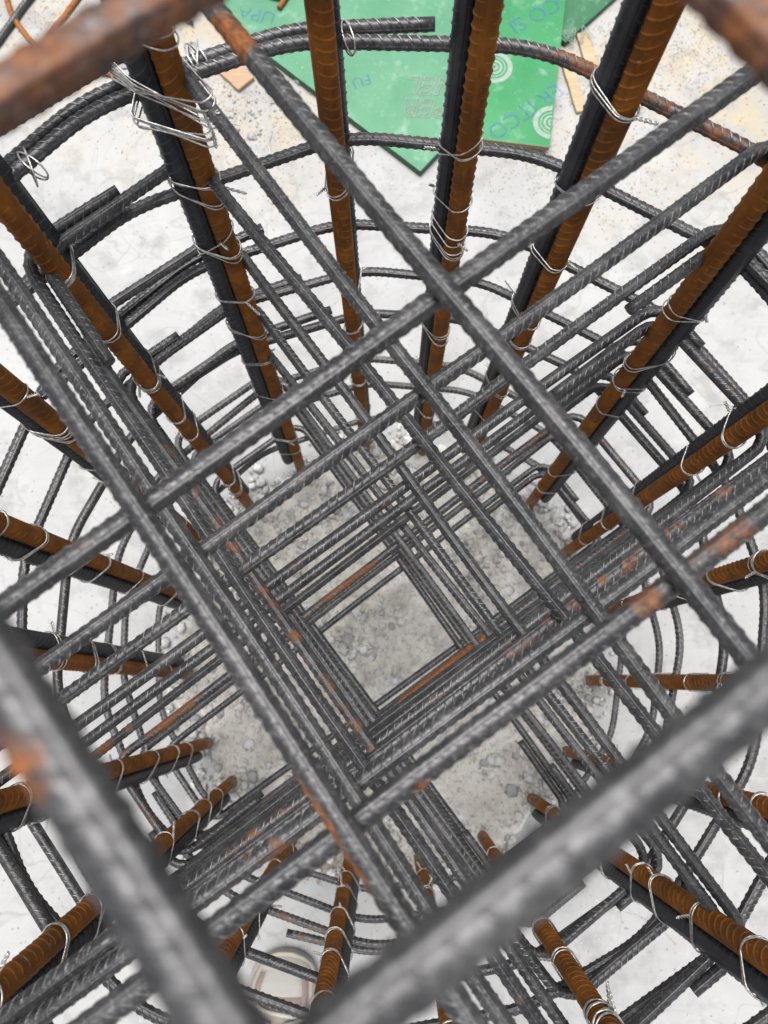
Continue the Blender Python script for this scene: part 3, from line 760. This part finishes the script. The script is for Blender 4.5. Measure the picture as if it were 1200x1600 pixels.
def rod(name, pix, r, mat, label, cat, z=.006, group=None, ribs=False):
    P = np.array([at(*p) + (0, 0, z + (p[2] if len(p) > 2 else 0)) for p in [(q[0], q[1]) for q in pix]])
    P = fillet(list(P), .06, 8)
    if ribs: o = rebar(name, P, r, .0075, mat, rust=(.1, []))
    else:
        P, _ = resample(P, .006); V, Fs = tube_arrays(P, r, 10); o = mesh_obj(name, V, Fs, mat, None, tuple(P[0]))
    tag(o, label, cat, group); return o
rod('bent_rod', [(6, -40), (13, 5), (19, 24), (30, 42), (50, 68), (75, 90)], .0055, ROD, 'curved orange rusty rod at the top left corner', 'rod', group='rusty rods on the slab')
rod('bent_rod', [(145, -30), (122, 2), (105, 26), (88, 46), (60, 95)], .0055, ROD, 'straight orange rusty rod behind the blurred bar', 'rod', group='rusty rods on the slab')
rod('bent_rod', [(120, 105), (160, 117), (182, 122), (205, 126)], .004, ROD, 'short orange rusty rod end beside the wire bunch', 'rod', group='rusty rods on the slab')
rod('bent_rod', [(395, -18), (425, 10), (450, 12), (468, -12), (480, -40)], .0055, ROD, 'hooked orange rusty rod end lying on the green panel', 'rod', z=.026, group='rusty rods on the slab')
rod('bent_rod', [(466, -25), (452, 8), (438, 28)], .005, ROD, 'straight orange rusty rod tip lying on the green panel', 'rod', z=.025, group='rusty rods on the slab')
rod('loose_rebar', [(75, -30), (40, 12), (0, 68), (-60, 150)], .0065, STEEL, 'loose grey rebar lying on the slab at the top left corner', 'rebar', z=.0075, ribs=True)
# a marker pen
def lathe(name, prof, p0, dirn, mat, parent=None, sides=20):
    dirn = np.array(dirn) / np.linalg.norm(dirn); P = np.array([p0 + dirn * s for s, r in prof]); V, Fs = tube_arrays(P, np.array([r for s, r in prof]), sides)
    return mesh_obj(name, V, Fs, mat, parent, tuple(p0))
pe = bpy.data.objects.new('marker_pen', None); COL.objects.link(pe)
tip = at(303, 44) + (0, 0, .008); tail = at(268, -10) + (0, 0, .008); pe.location = tuple(tip); pe.empty_display_size = .02
tag(pe, 'white marker pen with black tip on the slab', 'pen')
dr = tail - tip
lathe('barrel', [(.010, .0035), (.016, .0075), (.03, .0085), (.11, .0085), (.112, .007)], tip, dr, PENW, pe)
lathe('nib', [(0, .0012), (.003, .0022), (.0105, .0034)], tip, dr, PENB, pe)
# hairs of wire lying on the slab
for px, py, ln, a0, wh in ((60, 38, .10, .3, 'beside the loose rebar at the top left'), (420, 250, .06, 1.2, 'left of the pale green panel corner'), (850, 560, .08, 2.0, 'behind the upright bars at the upper right'),
        (1100, 640, .12, .5, 'outside the hoops on the right'), (1060, 1480, .16, 2.3, 'at the lower right'), (60, 1320, .14, 1.2, 'at the lower left'), (180, 320, .15, .4, 'at the upper left inside the lapped hoop')):
    c = at(px, py); q = np.linspace(0, 1, 26); a = a0 + np.cumsum(rng.normal(0, .12, 26)); st = ln / 26
    P = np.stack([c[0] + np.cumsum(np.cos(a)) * st, c[1] + np.cumsum(np.sin(a)) * st, .0012 + .004 * np.sin(q * 3.1) ** 2], 1)
    V, Fs = tube_arrays(P, .0005, 5); o = mesh_obj('wire_scrap', V, Fs, WIRE, None, tuple(P[0]))
    tag(o, 'thin curl of scrap wire on the slab ' + wh, 'wire', 'wire scraps on the slab')

# ------------------------------------------------------------------ the cream sneaker
def build_shoe():
    toe = at(447, 1478); heel_dir = unit(np.array([-.05, -1.0])); side = np.array([-heel_dir[1], heel_dir[0]]); side = side if side[0] > 0 else -side
    root = bpy.data.objects.new('sneaker', None); COL.objects.link(root); root.location = (toe[0], toe[1], 0); root.empty_display_size = .05
    tag(root, 'cream running shoe with laces standing on the slab outside the cage', 'shoe')
    L = .285
    W = lambda s: np.interp(s, [0, .02, .06, .14, .25, .4, .55, .7, .85, .95, 1.], [.010, .026, .040, .050, .0535, .050, .044, .041, .040, .034, .016])
    CEN = lambda s: np.interp(s, [0, .15, .4, .7, 1], [.004, .002, 0, .002, .002])
    HT = lambda s: np.interp(s, [0, .04, .12, .25, .36, .5, .62, .8, 1.], [.030, .042, .054, .066, .084, .108, .118, .112, .115])
    def pos(s, u, z): 
        p = np.array([toe[0], toe[1]]) + heel_dir * s * L + side * (CEN(s) + u); return (p[0], p[1], z)
    # sole
    n = 40; ss = 1 - np.cos(np.linspace(0, math.pi, n)); ss = ss / 2
    ring = [(s, 1) for s in ss] + [(s, -1) for s in ss[::-1]]
    V = []; m = len(ring)
    for z, k in ((.001, .93), (.006, 1.0), (.022, 1.03), (.028, .99), (.028, .6)):
        for s, sg in ring: V.append(pos(s * (1 if z < .02 else 1) - (.006 if z > .005 and s < .5 else 0) + (.006 if z > .005 and s > .9 else 0), sg * W(s) * k * 1.04, z + .010 * max(0, .12 - s) / .12))
    Fc = []
    for r in range(4):
        for j in range(m): j2 = (j + 1) % m; Fc.append((r * m + j, r * m + j2, (r + 1) * m + j2, (r + 1) * m + j))
    Fc.append(tuple(range(m))[::-1]); Fc.append(tuple(4 * m + j for j in range(m)))
    mesh_obj('sole', np.array(V), Fc, SOLEM, root, (toe[0], toe[1], 0))
    # upper: arched sections from toe to heel, open at the ankle
    def surf(s, a, grow=0.):
        """a in 0..pi across the arch"""
        w = W(s) * .97 + grow; h = HT(s) - .022 + grow
        c = math.cos(a); sn = math.sin(a)
        u = w * math.copysign(abs(c) ** .75, c); z = .022 + h * abs(sn) ** .8
        return u, z
    NS, NA_ = 48, 25; V = []; Fc = []
    for i in range(NS + 1):
        s = (i / NS) ** 1.3 * .998 + .002
        for j in range(NA_):
            u, z = surf(s, math.pi * j / (NA_ - 1)); V.append(pos(s, u, z))
    for i in range(NS):
        s = (i / NS) ** 1.3
        for j in range(NA_ - 1):
            if s > .56 and s < .93 and 8 <= j < NA_ - 9: continue
            Fc.append((i * NA_ + j, i * NA_ + j + 1, (i + 1) * NA_ + j + 1, (i + 1) * NA_ + j))
    Fc.append(tuple(NS * NA_ + j for j in range(NA_)))
    mesh_obj('upper', np.array(V), Fc, SHOEM, root, (toe[0], toe[1], 0))
    # overlays laid on the upper: white toe box, mauve bands, rubber toe guard
    def patch(name, s0, s1, a0, a1, grow, mat, n1=14, n2=12, shape=None):
        V = []; Fc = []
        for i in range(n1 + 1):
            for j in range(n2 + 1):
                f = i / n1; t = j / n2; s = s0 + (s1 - s0) * f
                A0, A1 = (a0(f), a1(f)) if callable(a0) else (a0, a1)
                g_ = grow if 0 < i < n1 and 0 < j < n2 else grow * .2
                u, z = surf(max(.003, s), A0 + (A1 - A0) * t, g_); V.append(pos(max(.003, s), u, z))
        for i in range(n1):
            for j in range(n2): Fc.append((i * (n2 + 1) + j, i * (n2 + 1) + j + 1, (i + 1) * (n2 + 1) + j + 1, (i + 1) * (n2 + 1) + j))
        return mesh_obj(name, np.array(V), Fc, mat, root, (toe[0], toe[1], 0))
    patch('toe_box', .07, .185, lambda f: 1.05 - .08 * f, lambda f: 2.09 + .08 * f, .0012, SHOEW)
    patch('side_band', .085, .34, lambda f: .72 + .05 * f, lambda f: .98 + .02 * f, .0022, SHOEP, 14, 6)
    patch('side_band', .085, .34, lambda f: 2.16 + .02 * f, lambda f: 2.42 - .0 * f, .0022, SHOEP, 14, 6)
    patch('vamp', .185, .25, 1.0, 2.14, .0016, SHOEP, 8, 12)
    patch('toe_guard', .004, .075, .25, 2.89, .0028, SOLEM, 10, 24)
    patch('side_guard', .05, .26, .05, lambda f: 0, .002, SOLEM) if False else None
    for a0 in (.10, 2.50): patch('side_guard', .05, .30, a0, a0 + .54, .0018, SOLEM, 14, 8)
    # tongue, lace bars and a bow
    patch('tongue', .23, .62, 1.15, 1.99, .004, SHOEM, 12, 10)
    for i in range(5):
        s = .25 + i * .055; pts = []
        for t in np.linspace(-1, 1, 13):
            a = math.pi / 2 + t * (.52 + .02 * i); sg = 1 if i % 2 else -1
            u, z = surf(s + sg * t * .022, a, .0085 - .004 * abs(t) ** 3); pts.append(pos(s + sg * t * .022, u, z))
        V, Fs = tube_arrays(np.array(pts), .0032, 8); mesh_obj('lace', V, Fs, LACEM, root, (toe[0], toe[1], 0))
    for sg in (-1, 1):
        pts = []
        for t in np.linspace(0, 1, 20):
            s = .29 - .045 * math.sin(t * math.pi); a = math.pi / 2 + sg * (.1 + .62 * math.sin(t * math.pi * .9))
            u, z = surf(s + .03 * t, a, .011 + .006 * math.sin(t * math.pi)); pts.append(pos(s + .03 * t, u, z))
        V, Fs = tube_arrays(np.array(pts), .0033, 8); mesh_obj('lace', V, Fs, LACEM, root, (toe[0], toe[1], 0))
    # sock filling the opening
    V = []; Fc = []; n = 24
    for z, k in ((.05, 1.), (.10, 1.), (.13, .92), (.17, .88), (.17, .1)):
        for j in range(n):
            a = 2 * math.pi * j / n; V.append(pos(.75 + .145 * k * math.cos(a), .030 * k * math.sin(a), z))
    for r in range(4):
        for j in range(n): Fc.append((r * n + j, r * n + (j + 1) % n, (r + 1) * n + (j + 1) % n, (r + 1) * n + j))
    mesh_obj('sock', np.array(V), Fc, SOCK, root, (toe[0], toe[1], 0))
build_shoe()
